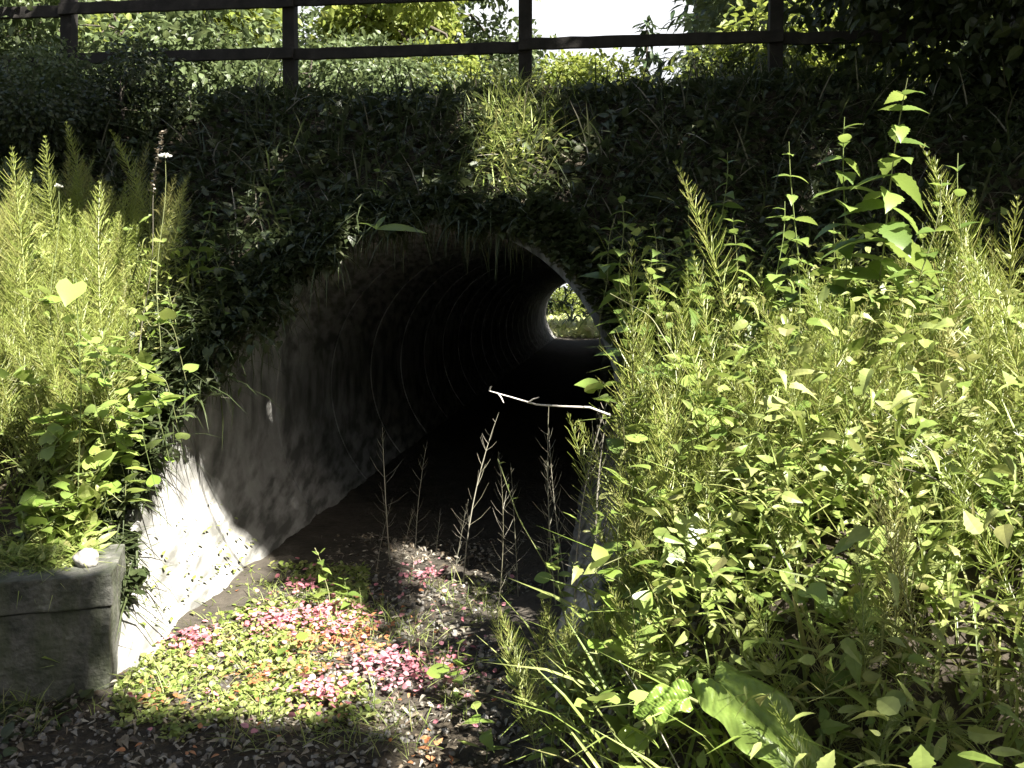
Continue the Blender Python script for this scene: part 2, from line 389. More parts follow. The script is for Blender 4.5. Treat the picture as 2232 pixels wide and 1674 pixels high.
def place_horsetail(x, y, label, group, sc=1.0, var=None, dry=False, z=None, tilt=None):
    T = HD if dry else HT; v = var if var is not None else random.randrange(len(T))
    z = float(ground(x, y)) - .01 if z is None else z
    tx, ty = tilt if tilt else (random.gauss(0, .17), random.gauss(0, .17))
    rz = random.uniform(0, 6.28)
    for _ in range(30):              # lean it some other way if it would grow across the far opening
        from mathutils import Euler
        Q = [Euler((tx, ty, rz)).to_matrix() @ Vector(q) * sc + Vector((x, y, z)) for q in T[v][3]]
        pr = [(1116 + 1933 * q.x / q.y, 642 - 1933 * (q.z - EYE) / q.y) for q in Q]
        if not any(1165 < a < 1345 and 480 < b < 830 for a, b in pr): break
        rz = random.uniform(0, 6.28)
    o = thing('horsetail', label, 'horsetail', (x, y, z), (tx, ty, rz), sc, group)
    link('stem', T[v][0], o); link('branches', T[v][1], o)
    return o

# leaf mesh data
def one_leaf(kind, mat, name='leaf', fold=.25, droop=.3, serr=0, sub=1, seed=0, stalk=0):
    mb = MB(); V, F = leaf_tpl(kind, fold, droop, serr, sub)
    if stalk:
        V = V + np.array([0, stalk, 0]); tube(mb, [(0, 0, 0), (0, stalk * .5, .03), (0, stalk, 0)], [.012, .01, .01], 3, .2)
    mb.add(V, F, random.random()); return mb.mesh(name, mat, True)
L_nett = [one_leaf('ovate', M_nett, fold=.3, droop=d, serr=.1, sub=3) for d in (.2, .35, .5)]
L_heart = [one_leaf('heart', m_, fold=f, droop=d, sub=2, stalk=.35) for m_, f, d in ((M_pale, .2, .25), (M_pale, .35, .1), (M_pale, .15, .4), (M_nett, .3, .3))]
L_lance = [one_leaf('lance', M_nett, fold=.3, droop=d, sub=2) for d in (.25, .5)]
L_round = [one_leaf('round', M_pale, fold=.15, droop=d, sub=2, stalk=.4) for d in (.1, .3)]

def stem_mesh(h, r0, r1, bend, mat, seed=0, name='stem'):
    mb = MB(); t = np.linspace(0, 1, 12); r = np.random.default_rng(seed); w = r.uniform(-.02, .02, 4)
    P = np.stack([bend[0] * t ** 2 + w[0] * np.sin(t * 9), bend[1] * t ** 2 + w[1] * np.sin(t * 8 + 1), h * t], -1)
    tube(mb, P, r0 + (r1 - r0) * t, 5, .5); return mb.mesh(name, mat, True), P
def leaf_obj(parent, me, p, az, el, size, roll=0., name='leaf'):
    o = link(name, me, parent)
    d = np.array([[math.cos(az) * math.cos(el), math.sin(az) * math.cos(el), math.sin(el)]])
    Mx = frames(d, np.array([roll]))[0]
    o.matrix_local = Matrix.Translation(Vector(p)) @ Matrix(Mx.tolist()).to_4x4() @ Matrix.Diagonal((size, size, size, 1))
    return o

def nettle(x, y, h, label, group=None, leafsz=.085, step=.075, bend=(0, 0), seed=0, name='nettle', cat='nettle', Ls=None, el=(-.15, .35), z=None, start=.22):
    r = random.Random(seed); z = float(ground(x, y)) - .01 if z is None else z
    o = thing(name, label, cat, (x, y, z), (r.gauss(0, .04), r.gauss(0, .04), 0), 1, group)
    me, P = stem_mesh(h, .0045 * h ** .5, .0018, bend, M_stalk, seed); link('stem', me, o)
    q = start; k = 0
    while q < .985:
        i = q * 11; a = int(i); f = i - a; p = P[a] * (1 - f) + P[min(a + 1, 11)] * f
        s = leafsz * np.interp(q, [0, .3, .7, 1], [.8, 1.1, .9, .3]) * r.uniform(.8, 1.2)
        for j in (0, 1):
            if r.random() < .1: continue
            leaf_obj(o, r.choice(Ls or L_nett), p, k * 1.57 + j * 3.14 + r.uniform(-.4, .4), r.uniform(*el) + .5 * (q > .9), s, r.uniform(-.5, .5))
        q += step / h * r.uniform(.85, 1.15) * (1 - .35 * q); k += 1
    return o

def vine(pts, label, group, nleaf=8, size=.07, name='bindweed', cat='bindweed', Ls=None, seed=0, rad=.0016, mat=None):
    r = random.Random(seed); pts = np.array(pts, float); o = thing(name, label, cat, tuple(pts[0]), group=group)
    P = pts - pts[0]; t = np.linspace(0, 1, 24); q = np.linspace(0, 1, len(P))
    C3 = np.stack([np.interp(t, q, P[:, k]) for k in range(3)], 1)
    C3[1:-1] = (C3[:-2] + C3[1:-1] + C3[2:]) / 3; C3[1:-1] = (C3[:-2] + C3[1:-1] + C3[2:]) / 3
    mb = MB(); tube(mb, C3, rad, 4, .5); link('stem', mb.mesh('stem', mat or M_stalk, True), o)
    for k in range(nleaf):
        i = int((k + .5 + r.uniform(-.3, .3)) / nleaf * 23)
        leaf_obj(o, r.choice(Ls or L_heart), C3[i], r.uniform(0, 6.28), r.uniform(0, .9), size * r.uniform(.7, 1.25), r.uniform(-.6, .6))
    return o

# project a pixel of a known depth into the place (only to lay out where things stand)
def at(px, py, d): return np.array([(px - 1116) / 1933 * d, d, EYE - (py - 642) / 1933 * d])

# ------------------------------------------------------------------ horsetails
G1 = 'horsetails massed on the left bank'; G2 = 'horsetails massed on the right bank'; G3 = 'horsetails at the tunnel mouth'
pool = []
def sample_zone(n, ur, vr, test=None):
    out = []
    while len(out) < n:
        u = rng.uniform(*ur); v = rng.uniform(*vr)
        if test is None or test(u, v):
            x, y = xy(u, v); out.append((float(x), float(y), u, v))
    return out
left = sample_zone(360, (-3.4, -1.2), (3.95, 5.5), lambda u, v: u < -1.42 - .28 * (v - 4.3) and (u < -1.5 or v > 4.0))
right = sample_zone(470, (.95, 4.1), (1.9, 5.0), lambda u, v: (v < 4.35 + .25 * (u - 1)) and (u > 1.02 + max(0, 2.9 - v) * .45 + .1 * (v > 3)) and rng.random() < (.3 + .7 * min(1, (v - 1.8) / 1.2)) and wob(u * 2.2, v * 2.6) > -.35)
left.sort(key=lambda p: p[1]); right.sort(key=lambda p: p[1])
def tall(u, v): return 1.0
stuff_pts = []
for i, (x, y, u, v) in enumerate(left):
    sc = rng.uniform(.75, 1.1)
    if i < 110:
        place_horsetail(x, y, 'feathery bright green horsetail in the dense sunlit mass on the bank left of the tunnel', G1, sc)
    else: stuff_pts.append((x, y, sc))
for i, (x, y, u, v) in enumerate(right):
    sc = rng.uniform(.6, 1.25) * (1 if v > 2.9 else .65); sc = min(sc, max(.45, (np.interp(x, [0, .7, 1.6, 2.2], [2.15, 2.0, 1.98, 2.35]) - float(ground(x, y))) / .78 * rng.uniform(.85, 1.1)))
    if (u < 1.42 and v > 2.9) or (i % 4 != 0 and y > 2.4 and i < 275):
        place_horsetail(x, y, 'feathery bright green horsetail in the dense sunlit mass on the bank right of the tunnel', G2, sc)
    else: stuff_pts.append((x, y, sc))
bs, bb = MB(), MB()
for k, (st, br) in enumerate([t[2] for t in HT]):
    sel = [p for j, p in enumerate(stuff_pts) if j % len(HT) == k]
    if not sel: continue
    P = np.array([(x, y, float(ground(x, y)) - .01) for x, y, s in sel])
    d = np.stack([rng.normal(0, .2, len(sel)), rng.normal(0, .2, len(sel)), np.ones(len(sel))], 1)
    d /= np.linalg.norm(d, axis=1)[:, None]; az = rng.random(len(sel)) * 6.28
    X = np.stack([np.cos(az), np.sin(az), np.zeros(len(sel))], 1); Yv = np.cross(d, X); Yv /= np.linalg.norm(Yv, axis=1)[:, None]; X = np.cross(Yv, d)
    M = np.stack([X, Yv, d], 2) * np.array([p[2] for p in sel])[:, None, None]
    for src, dst in ((st, bs), (br, bb)):
        V, F, Rn = src.arrays(); dst.scatter((V, F), P, M)
tag(link('horsetail_thicket', bb.mesh('horsetail_thicket', M_horse)), 'feathery undergrowth of horsetail branches filling both banks', 'horsetails', kind='stuff')
tag(link('horsetail_stalks', bs.mesh('horsetail_stalks', M_hstem)), 'thin upright horsetail stalks filling both banks', 'horsetails', kind='stuff')

# stand-out horsetails, each told apart
for (px, tip, d, lab, v_) in [
    (1375, 520, 3.7, 'tall horsetail with its tip leaning over the right edge of the tunnel mouth', 8),
    (1400, 600, 3.6, 'horsetail just right of the far tunnel opening', 4),
    (85, 280, 4.7, 'tallest horsetail spire rising above the mass on the left bank', 8),
    (240, 365, 4.6, 'narrow horsetail tip beside the white flower on the left bank', 4),
    (1385, 760, 3.3, 'horsetail standing low to the right of the far tunnel opening', 3),
    (2210, 290, 3.7, 'tall grey green horsetail at the right edge against the dark tree', 8),
    (2050, 330, 3.8, 'thin tall horsetail beside the big leafy plant against dark shade', 7),
    (1640, 330, 3.9, 'thin tall horsetail left of the big leafy plant', 8)]:
    p = at(px, tip, d); g = float(ground(p[0], p[1])); h = p[2] - g
    base = [.55, .65, .75, .8, .9, .7, .62, .85, .95, .72][v_]
    place_horsetail(p[0], p[1], lab, None, max(.4, min(1.7, h / base)), v_, tilt=(random.uniform(-.03, .03), random.uniform(-.06, .02)))
# sparse, partly dried ones on the tunnel floor
for k, (px, py, d, tip) in enumerate([(870, 1240, 4.9, 1100), (905, 1230, 5.0, 960), (985, 1260, 4.7, 1080), (1010, 1250, 4.8, 900), (850, 1200, 5.2, 930), (1130, 1300, 4.5, 1010),
                                      (1180, 1270, 4.6, 1000), (1215, 1330, 4.3, 890), (1255, 1350, 4.1, 860), (940, 1320, 4.4, 1110), (1080, 1350, 4.2, 980), (1240, 1290, 4.5, 940), (1320, 1400, 3.8, 900), (820, 1230, 5.0, 1080)]):
    p = at(px, py, d); g = FLOOR; top = at(px, tip, d)[2]; v_ = k % 4
    place_horsetail(p[0], p[1], 'sparse half dried horsetail standing on the shaded floor inside the tunnel mouth', G3, max(.4, (top - g) / [.5, .65, .8, .6][v_]), v_, dry=True, z=g, tilt=(random.uniform(-.1, .1), random.uniform(-.15, .15)))

for k in range(16):
    px = random.uniform(1130, 1330); d = random.uniform(2.7, 3.3); x = (px - 1116) / 1933 * d
    place_horsetail(x, d, 'slender green horsetail at the ragged edge between the channel and the right weeds', 'horsetails along the channel edge', random.uniform(.4, .7), tilt=(random.uniform(-.1, .1), random.uniform(-.12, .2)))
# ------------------------------------------------------------------ nettles and leafy plants
def on(px, d, py=None):
    x = (px - 1116) / 1933 * d; return x, d
def to_height(px, tip, d):
    p = at(px, tip, d); return p[0], p[1], max(.25, p[2] - float(ground(p[0], p[1])))
x, y, h = to_height(1880, 175, 3.7)
nettle(x, y, h, 'tall leafy plant with large drooping glossy leaves, tip bent over, highest on the right bank', None, .22, .085, (.05, -.05), 1, name='tall_leafy_plant', cat='leafy plant', el=(-.45, .2), start=.35)
x, y, h = to_height(1830, 250, 3.75)
nettle(x, y, h, 'large leaved plant growing close against the left of the tallest drooping one', None, .19, .09, (-.04, -.03), 71, name='tall_leafy_plant', cat='leafy plant', el=(-.45, .2), start=.45)
x, y, h = to_height(1745, 310, 3.75)
nettle(x, y, h, 'slim leafy plant left of the tall drooping one on the right bank', None, .12, .12, (-.05, 0), 2, name='leafy_plant', cat='leafy plant', el=(-.3, .3), start=.45)
x, y, h = to_height(2085, 330, 3.6)
nettle(x, y, h, 'leafy plant with one broad raised yellow leaf near the dark tree', None, .13, .16, (-.05, 0), 3, name='leafy_plant', cat='leafy plant', el=(.0, .7), start=.5)
x, y, h = to_height(1985, 390, 3.5)
nettle(x, y, h, 'leafy plant right of the tall drooping one, stem leaning outward', None, .12, .12, (.1, 0), 31, name='leafy_plant', cat='leafy plant', el=(-.2, .3), start=.45)
GN = 'nettles above the right side of the mouth'
for k, (px, tip, d) in enumerate([(1365, 415, 4.6), (1505, 395, 4.5), (1310, 470, 4.8), (1430, 480, 4.5), (1560, 330, 4.8), (1620, 470, 4.3), (1500, 560, 4.2), (1690, 430, 4.2), (1400, 560, 4.4),
                                  (1580, 620, 3.9), (1730, 540, 3.9), (1350, 640, 4.2), (1660, 700, 3.7), (1820, 480, 4.1), (2040, 480, 4.0), (1940, 560, 3.9), (1470, 700, 3.9), (1790, 640, 3.6)]):
    x, y, h = to_height(px, tip, d)
    nettle(x, y, min(h, 1.3), 'dark green nettle with toothed leaves in tiers above the right side of the mouth', GN, .15, .085, (random.uniform(-.08, .08), 0), 10 + k, start=.3, el=(-.3, .25))
GL = 'nettles along the left rim'
for k, (px, tip, d) in enumerate([(430, 430, 5.3), (530, 600, 5.2), (590, 640, 5.3), (480, 520, 5.2), (560, 520, 5.5), (640, 480, 5.8), (700, 560, 5.6), (500, 700, 5.0), (390, 620, 4.9), (820, 380, 6.0), (620, 400, 6.1)]):
    x, y, h = to_height(px, tip, d)
    nettle(x, y, min(h, .8), 'dusky nettle with drooping leaves in the shade over the left rim of the pipe', GL, .12, .07, (random.uniform(-.05, .1), -.05), 50 + k, start=.15)
GM = 'leafy weeds in the channel'
for k, (px, py, d, h) in enumerate([(715, 1290, 4.4, .32), (760, 1300, 4.3, .2), (1180, 1500, 3.3, .3), (990, 1500, 3.4, .25), (1240, 1400, 3.5, .5), (1120, 1420, 3.7, .3), (1060, 1600, 3.0, .2), (620, 1400, 3.8, .12), (1280, 1560, 3.0, .45), (1200, 1660, 2.8, .3)]):
    x, y = on(px, d)
    nettle(x, y, h, ['leafy weed with yellow green leaves catching sun beside the pipe wall' if k < 2 else 'small leafy weed growing from the litter of the channel floor'][0], GM if k > 1 else 'sunlit weeds by the pipe wall', .075, .05, (random.uniform(-.08, .08), -.03), 80 + k, name='weed', cat='weed', z=float(FLOOR) if d < 3.4 or px < 1200 else None, Ls=L_nett + L_round, start=.15)
for k in range(26):
    py = random.uniform(900, 1560); px = random.uniform(1330, 2200); d = np.interp(py, [700, 1000, 1300, 1674], [3.5, 3.05, 2.6, 2.15])
    x, y, h = to_height(px, py, d)
    nettle(x, y, min(h, .8), 'fresh green broad leaved weed standing among the sunlit plants on the right bank', 'broad leaved weeds on the right bank', random.uniform(.09, .15), .08, (random.uniform(-.08, .08), 0), 120 + k, name='weed', cat='weed', Ls=L_nett + L_lance, start=.35)
# small white-flowered and seed-headed stalks
def umbel(px, py, d, label, n=40, rad=.035, name='white_flower', mat=None):
    x, y, h = to_height(px, py, d); z = float(ground(x, y))
    o = thing(name, label, 'flower', (x, y, z)); me, P = stem_mesh(h, .003, .0015, (.03, 0), M_stalk, 5); link('stem', me, o)
    mb = MB(); tp = P[-1]; q = rng.normal(0, 1, (n, 3)); q /= np.linalg.norm(q, axis=1)[:, None]; q[:, 2] = np.abs(q[:, 2]) * .5
    pos = tp + q * rad * rng.uniform(.5, 1, (n, 1))
    mb.scatter(leaf_tpl('round', .1, .1), pos, frames(rdirs(n, 0, 80)) * .013); link('flower_head', mb.mesh('flower_head', mat or M_white), o)
umbel(345, 342, 4.7, 'round white flower head on a thin stalk above the left horsetails', 60, .035)
umbel(112, 408, 4.6, 'small white flower head low at the edge of the left horsetails', 30, .02)
for k, (px, py, d) in enumerate([(1975, 1435, 2.6), (2060, 1420, 2.6), (2065, 1450, 2.5), (2215, 1420, 2.6), (1890, 1130, 3.0), (2210, 1120, 2.9), (1755, 1095, 3.1), (2000, 1250, 2.8), (1990, 1260, 2.7), (2050, 1520, 2.5), (1855, 1480, 2.6)]):
    x, y, h = to_height(px, py, d); z = float(ground(x, y)); o = thing('white_flower', 'tiny white star flower on a thin stalk among the right hand weeds', 'flower', (x, y, z), group='tiny white flowers among the right weeds')
    me, P = stem_mesh(h, .0015, .001, (.01, 0), M_stalk, k); link('stem', me, o)
    mb = MB(); q = np.arange(7) / 7 * 6.28; dd = np.stack([np.cos(q), np.sin(q) * .6 - .5, np.sin(q) * .6 + .5], 1)
    mb.scatter(leaf_tpl('lance', .1, .1), np.tile(P[-1], (7, 1)), frames(dd) * .022); link('petals', mb.mesh('petals', M_white), o)
# seed spike
def spike(px, py, d, label):
    x, y, h = to_height(px, py, d); o = thing('seed_spike', label, 'seed stalk', (x, y, float(ground(x, y)))); me, P = stem_mesh(h, .003, .0012, (.12, 0), M_dry, 3); link('stem', me, o)
    mb = MB()
    for q in np.linspace(.78, 1, 14):
        i = q * 11; a = min(10, int(i)); p = P[a] + (P[a + 1] - P[a]) * (i - a); n = 6
        mb.scatter(leaf_tpl('round', .2, .1), p + rng.normal(0, .008, (n, 3)), frames(rdirs(n, 0, 60)) * .018)
    link('seeds', mb.mesh('seeds', M_lit), o)
spike(310, 290, 4.75, 'pale seed spike leaning against the dark bank above the left horsetails')
spike(1165, 190, 6.6, 'pale seed spike standing in the sun spot below the middle fence post')

# pale bleached twig poking into the mouth
p0 = at(1066, 852, 3.5); p1 = at(1285, 888, 3.5); pm = at(1170, 882, 3.5)
tw = thing('bare_twig', 'bleached bare twig poking sideways across the dark tunnel mouth', 'twig', tuple(p1))
mb = MB(); Q = np.array([p0, at(1115, 866, 3.5), pm, at(1230, 886, 3.5), p1, at(1330, 905, 3.47)]) - p1
tube(mb, Q, [.002, .003, .0038, .0042, .0046, .005], 6, .5); link('branch', mb.mesh('branch', M_twig, True), tw)
for a_, b_ in (((1086, 858), (1098, 878)), ((1150, 878), (1175, 866)), ((1066, 852), (1072, 842))):
    mb = MB(); q0 = at(*a_, 3.5) - p1; q1 = at(*b_, 3.48) - p1; tube(mb, [q0, (q0 + q1) / 2 + (0, 0, .004), q1], [.003, .003, .0015], 5, .5); link('side_twig', mb.mesh('side_twig', M_twig), tw)
# big leaf lying over the top rim
x0 = at(815, 490, 5.25)
o = thing('strap_leaf_plant', 'single long yellow green leaf arching over the top rim of the pipe', 'plant', (x0[0], x0[1] + .1, x0[2] - .02))
for k, (az, el, s) in enumerate([(-.1, .12, .3), (2.4, .5, .18), (1.2, .9, .15)]): leaf_obj(o, L_lance[0], (0, 0, 0), az, el, s, -.6 if k == 0 else 0)

# ------------------------------------------------------------------ bindweed with heart leaves
GB = 'bindweed climbing through the right weeds'; GB2 = 'bindweed climbing through the left weeds'
for k in range(58):
    px = random.uniform(1330, 2230); py = random.uniform(800, 1640)
    if 1430 < px < 1850 and py > 1340: py -= 400
    d = np.interp(py, [700, 1000, 1300, 1674], [3.5, 3.1, 2.6, 2.1]) * random.uniform(.93, 1.03)
    p = at(px, py, d); g = float(ground(p[0], p[1]))
    if p[2] < g + .05: p[2] = g + .1
    q = p + np.array([random.uniform(-.15, .15), random.uniform(.0, .1), random.uniform(-.1, .1)]); e = q + np.array([random.uniform(-.15, .15), 0, random.uniform(.0, .12)])
    vine([(p[0] + .03, p[1] + .1, max(g, p[2] - .4)), p, q, e], 'bindweed with pale heart shaped leaves twining through the sunlit weeds on the right', GB, 8, .07, seed=300 + k)
for k in range(26):
    py = random.uniform(560, 1180); px = random.uniform(0, np.interp(py, [560, 800, 1180], [380, 400, 170]))
    d = np.interp(py, [500, 1200], [4.4, 3.85]) * random.uniform(.97, 1.03)
    p = at(px, py, d); g = float(ground(p[0], p[1]))
    if p[2] < g + .05: p[2] = g + .1
    q = p + np.array([random.uniform(-.15, .15), 0, random.uniform(-.1, .1)]); e = q + np.array([random.uniform(-.15, .15), 0, random.uniform(0, .12)])
    vine([(p[0] + .03, p[1] + .1, max(g, p[2] - .3)), p, q, e], 'bindweed with pale heart shaped leaves twining through the horsetails on the left', GB2, 8, .075, seed=400 + k)
# singled-out large heart leaves
def bigleaf(px, py, d, size, az, el, roll, label, name='heart_leaf_plant', Ls=L_heart, cat='leafy plant'):
    p = at(px, py, d); g = float(ground(p[0], p[1]))
    o = thing(name, label, cat, (p[0], p[1], g)); mb = MB(); hgt = max(.05, p[2] - g)
    tube(mb, [(0, 0, 0), (.02, .01, hgt * .6), (0, 0, hgt)], [.003, .0025, .002], 5, .5); link('stem', mb.mesh('stem', M_stalk), o)
    leaf_obj(o, Ls, (0, 0, hgt), az, el, size, roll); return o
bigleaf(1495, 1105, 2.75, .125, -1.5, -.9, .2, 'large pale heart shaped leaf facing forward beside the dark gap', Ls=L_heart[1])
bigleaf(165, 605, 4.0, .14, -1.4, -.7, .2, 'large pale heart shaped leaf high on the left bank', Ls=L_heart[1])
bigleaf(1900, 1070, 2.8, .16, -1.2, -.5, .1, 'large pale rounded leaf in the middle of the right weeds', Ls=L_round[0])
bigleaf(2060, 1230, 2.5, .17, -1.7, -.8, .3, 'broad lobed pale leaf low in the right weeds', Ls=L_heart[0])
bigleaf(1930, 1270, 2.5, .15, -1.4, -.6, -.3, 'broad pale leaf left of the lobed one in the right weeds', Ls=L_heart[2])
bigleaf(1400, 1350, 2.7, .16, -1.6, -1.1, .4, 'drooping grey green leaf beside the dark vertical gap', Ls=L_heart[0])
bigleaf(1180, 1640, 2.5, .11, -1.6, -.6, 0, 'pale round leaf low in front at the bottom of the channel', Ls=L_round[0])
# burdock: one huge leaf in the foreground
pb = at(1640, 1640, 1.95); gz = float(ground(pb[0], pb[1] + .2))
bd = thing('burdock', 'burdock with one huge ribbed pale leaf arching over in the foreground', 'burdock', (pb[0] + .1, pb[1] + .3, gz))
def big_blade(seed, L, Wd, mat):
    mb = MB(); n, m = 80, 50; V = []; RR = []; r = np.random.default_rng(seed); ph = r.uniform(0, 6, 4)
    for i in range(n + 1):
        t = i / n; w = Wd * (math.sin(math.pi * min(1, t * .93 + .07) ** .75) ** .7) * (1 + .05 * math.sin(t * 23 + ph[0]))
        for j in range(m + 1):
            s = j / m * 2 - 1; xx = s * w; yy = t * L - .06 * L * abs(s) * (1 - t) * 1.2
            vein = .0028 * abs(math.sin(t * 22 - abs(s) * 6)) ** .5 + .0012 * math.sin(t * 95 + s * 40) * math.sin(s * 60) + .004 * math.sin(s * 9 + t * 5 + ph[2])
            z = -.42 * L * t ** 2.2 + .12 * L * t + vein - .012 * math.exp(-abs(s) * 18) + .18 * w * abs(s) ** 1.4 - .25 * w * abs(s) ** 3 + .012 * math.sin(t * 15 + s * 4 + ph[1]) * abs(s)
            V.append((xx, yy, z))
    F = [(i * (m + 1) + j, i * (m + 1) + j + 1, (i + 1) * (m + 1) + j + 1, (i + 1) * (m + 1) + j) for i in range(n) for j in range(m)]
    for i in range(n):
        for j in range(m):
            t = (i + .5) / n; q = abs((j + .5) / m * 2 - 1); vn = abs(math.sin(t * 22 - q * 6))
            RR.append(.3 if (vn < .13 or q < .035) else .05 * r.random())
    mb.add(V, F, np.array(RR)); return mb.mesh('leaf', mat, True)
def blade(par, me, p, az, el, roll=0): return leaf_obj(par, me, p, az, el, 1, roll)
B1 = big_blade(1, .36, .085, M_pale)
for tgt, az, el, ro, Lw in [((1555, 1480, 2.15), -.95, -.25, -.35, B1), ((1500, 1520, 2.1), 2.9, -.2, .4, big_blade(2, .14, .05, M_pale)), ((1730, 1300, 2.5), 1.9, .3, 0, big_blade(3, .2, .09, M_pale))]:
    t_ = at(*tgt) - np.array(bd.location); mb = MB()
    tube(mb, [(0, 0, 0), t_ * .6 + np.array([0, 0, .05]), t_], [.006, .005, .004], 6, .5); st = link('leaf_stalk', mb.mesh('leaf_stalk', M_stalk, True), bd)
    blade(bd, Lw, t_, az, el, ro)
# long arching dry grass stems
GS = 'long arching grass stems'
for k, (a_, b_, c_, lab) in enumerate([((2230, 1130, 2.4), (2000, 960, 2.6), (1880, 850, 2.8), 'long pale grass stem arching diagonally down across the right weeds'),
                                 ((2230, 1210, 2.3), (2040, 1040, 2.4), (1880, 1000, 2.6), 'second long grass stem parallel below the diagonal one on the right'),
                                 ((1480, 1674, 2.1), (1410, 1540, 2.2), (1350, 1440, 2.4), 'thin straw stem slanting through the dark gap at the bottom'),
                                 ((1330, 640, 3.4), (1420, 690, 3.3), (1490, 810, 3.2), 'bent grass stem arching right of the far opening'),
                                 ((1230, 1300, 3.4), (1130, 1130, 3.5), (1085, 1000, 3.6), 'thin nodding stem with buds rising in front of the dark tunnel floor')]):
    vine([at(*a_), at(*b_), at(*c_)], lab, None, 0 if k < 4 else 7, .03, name='grass_stem', cat='grass stem', seed=k, rad=.0022, mat=M_dry if k < 3 else M_stalk, Ls=L_lance)

# ------------------------------------------------------------------ stuff: cover, litter, turf
def scatter_ground(name, label, cat, n, ur, vr, kinds, sizes, mat, lo=-10, hi=60, lift=(0, .05), test=None, rnd=None, inside=False):
    mb = MB(); u = rng.uniform(*ur, n * 2); v = rng.uniform(*vr, n * 2); g = ground_uv(u, v)
    ok = np.ones(len(u), bool)
    bore = (u ** 2 + (g - ZC) ** 2 < (RAD + .1) ** 2) & (v > TOE - .1) & (v < 31.5)
    if inside: g = np.where(bore, FLOOR + .01, g); ok &= (~bore | (np.abs(u) < .85))
    else: ok &= ~bore
    if test is not None: ok &= test(u, v)
    u, v, g = u[ok][:n], v[ok][:n], g[ok][:n]; x, y = xy(u, v); g = g + rng.uniform(*lift, len(u))
    P = np.stack([x, y, g], 1); parts = np.array_split(np.arange(len(P)), len(kinds))
    perm = rng.permutation(len(P))
    for tpl, sl in zip(kinds, parts):
        ii = perm[sl]
        M = frames(rdirs(len(ii), lo, hi), rng.normal(0, .5, len(ii))) * rng.uniform(*sizes, len(ii))[:, None, None]
        mb.scatter(tpl, P[ii], M)
    return tag(link(name, mb.mesh(name, mat)), label, cat, kind='stuff')
T_ov, T_he, T_ro, T_la, T_gr = [leaf_tpl(k, .25, .3) for k in ('ovate', 'heart', 'round', 'lance', 'grass')]
T_gr2 = leaf_tpl('grass', .2, .7)
T_o2 = leaf_tpl('ovate', .55, .7, .12, 2); T_o3 = leaf_tpl('ovate', .15, -.15, .1, 2); T_l2 = leaf_tpl('lance', .4, .8, 0, 2)
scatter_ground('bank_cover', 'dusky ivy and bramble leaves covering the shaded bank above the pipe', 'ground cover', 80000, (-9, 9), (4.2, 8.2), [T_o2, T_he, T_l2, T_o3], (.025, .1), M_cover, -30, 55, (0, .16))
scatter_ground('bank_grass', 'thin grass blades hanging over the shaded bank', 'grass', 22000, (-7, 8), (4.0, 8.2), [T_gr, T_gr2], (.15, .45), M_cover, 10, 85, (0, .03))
scatter_ground('dry_stalks', 'dead straw coloured grass stalks scattered over the bank', 'dry grass', 2200, (-6, 7), (4.3, 7.5), [T_gr, T_gr2], (.15, .4), M_dry, 10, 85, (0, .05))
scatter_ground('weed_cover', 'low leafy weeds packed under the horsetails on both banks', 'ground cover', 26000, (-3.6, 5), (1.3, 5.2), [T_o2, T_o3, T_la, T_l2], (.02, .07), M_turf, -20, 50, (0, .28), lambda u, v: (u < -1.3) & (v > 3.9) | (u > .95 + np.maximum(0, 2.9 - v) * .35) & (v > 1.6))
scatter_ground('weed_leaves', 'small broad leaves mixed all through the tall weeds on both banks', 'ground cover', 18000, (-3.6, 5), (1.6, 5.0), [T_o2, T_o3, T_la, T_l2, T_ov], (.02, .08), M_turf, -30, 45, (.1, .68), lambda u, v: ((u < -1.35) & (v > 4.0) & (v < 5.2) | (u > 1.0 + np.maximum(0, 2.9 - v) * .4)) & (wob(u * 2.6 + 1, v * 2.6) + .6 * wob(u * 7, v * 7) > -.1))
scatter_ground('weed_grass', 'bright grass blades packed among the weeds on both banks', 'grass', 9000, (-3.6, 5), (1.3, 5.2), [T_gr, T_gr2], (.15, .4), M_turf, 20, 85, (0, .1), lambda u, v: (u < -1.3) & (v > 3.9) | (u > .9 + np.maximum(0, 2.9 - v) * .35) & (v > 1.6))
scatter_ground('channel_turf', 'low clover like ground cover carpeting the channel floor', 'ground cover', 16000, (-1.25, 1.1), (2.4, 4.9), [T_ro, T_ov], (.012, .032), M_turf, -5, 60, (0, .035), lambda u, v: (u < .25 + (3.2 - v) * .3) & (v > 3.08 + .1 * wob(u * 3, v)) & (u > -.74 - (v - 3.1) * .4 + .05 * wob(u * 5, v * 5)) & (wob(u * 2, v * 2) + .5 * wob(u * 7, v * 7) > -.5), inside=True)
scatter_ground('channel_grass', 'short grass blades standing in the channel carpet', 'grass', 1800, (-1.3, .6), (2.9, 4.7), [T_gr, T_gr2], (.04, .14), M_turf, 20, 80, (0, .01), lambda u, v: wob(u * 3, v * 3) > -.2, inside=True)
scatter_ground('leaf_litter', 'brown and bleached fallen leaves littering the channel floor', 'leaf litter', 13000, (-1.6, 1.4), (1.8, 5.6), [T_o2, T_l2, T_la, T_gr2], (.012, .045), M_lit, -15, 25, (0, .02), inside=True)
def near(spots):
    def f(u, v):
        p = np.zeros(len(u))
        for a, b, c, w in spots: p = np.maximum(p, .8 * w * np.exp(-((u - a) ** 2 + (v - b) ** 2) / (2 * c * c)))
        return rng.random(len(u)) < p
    return f
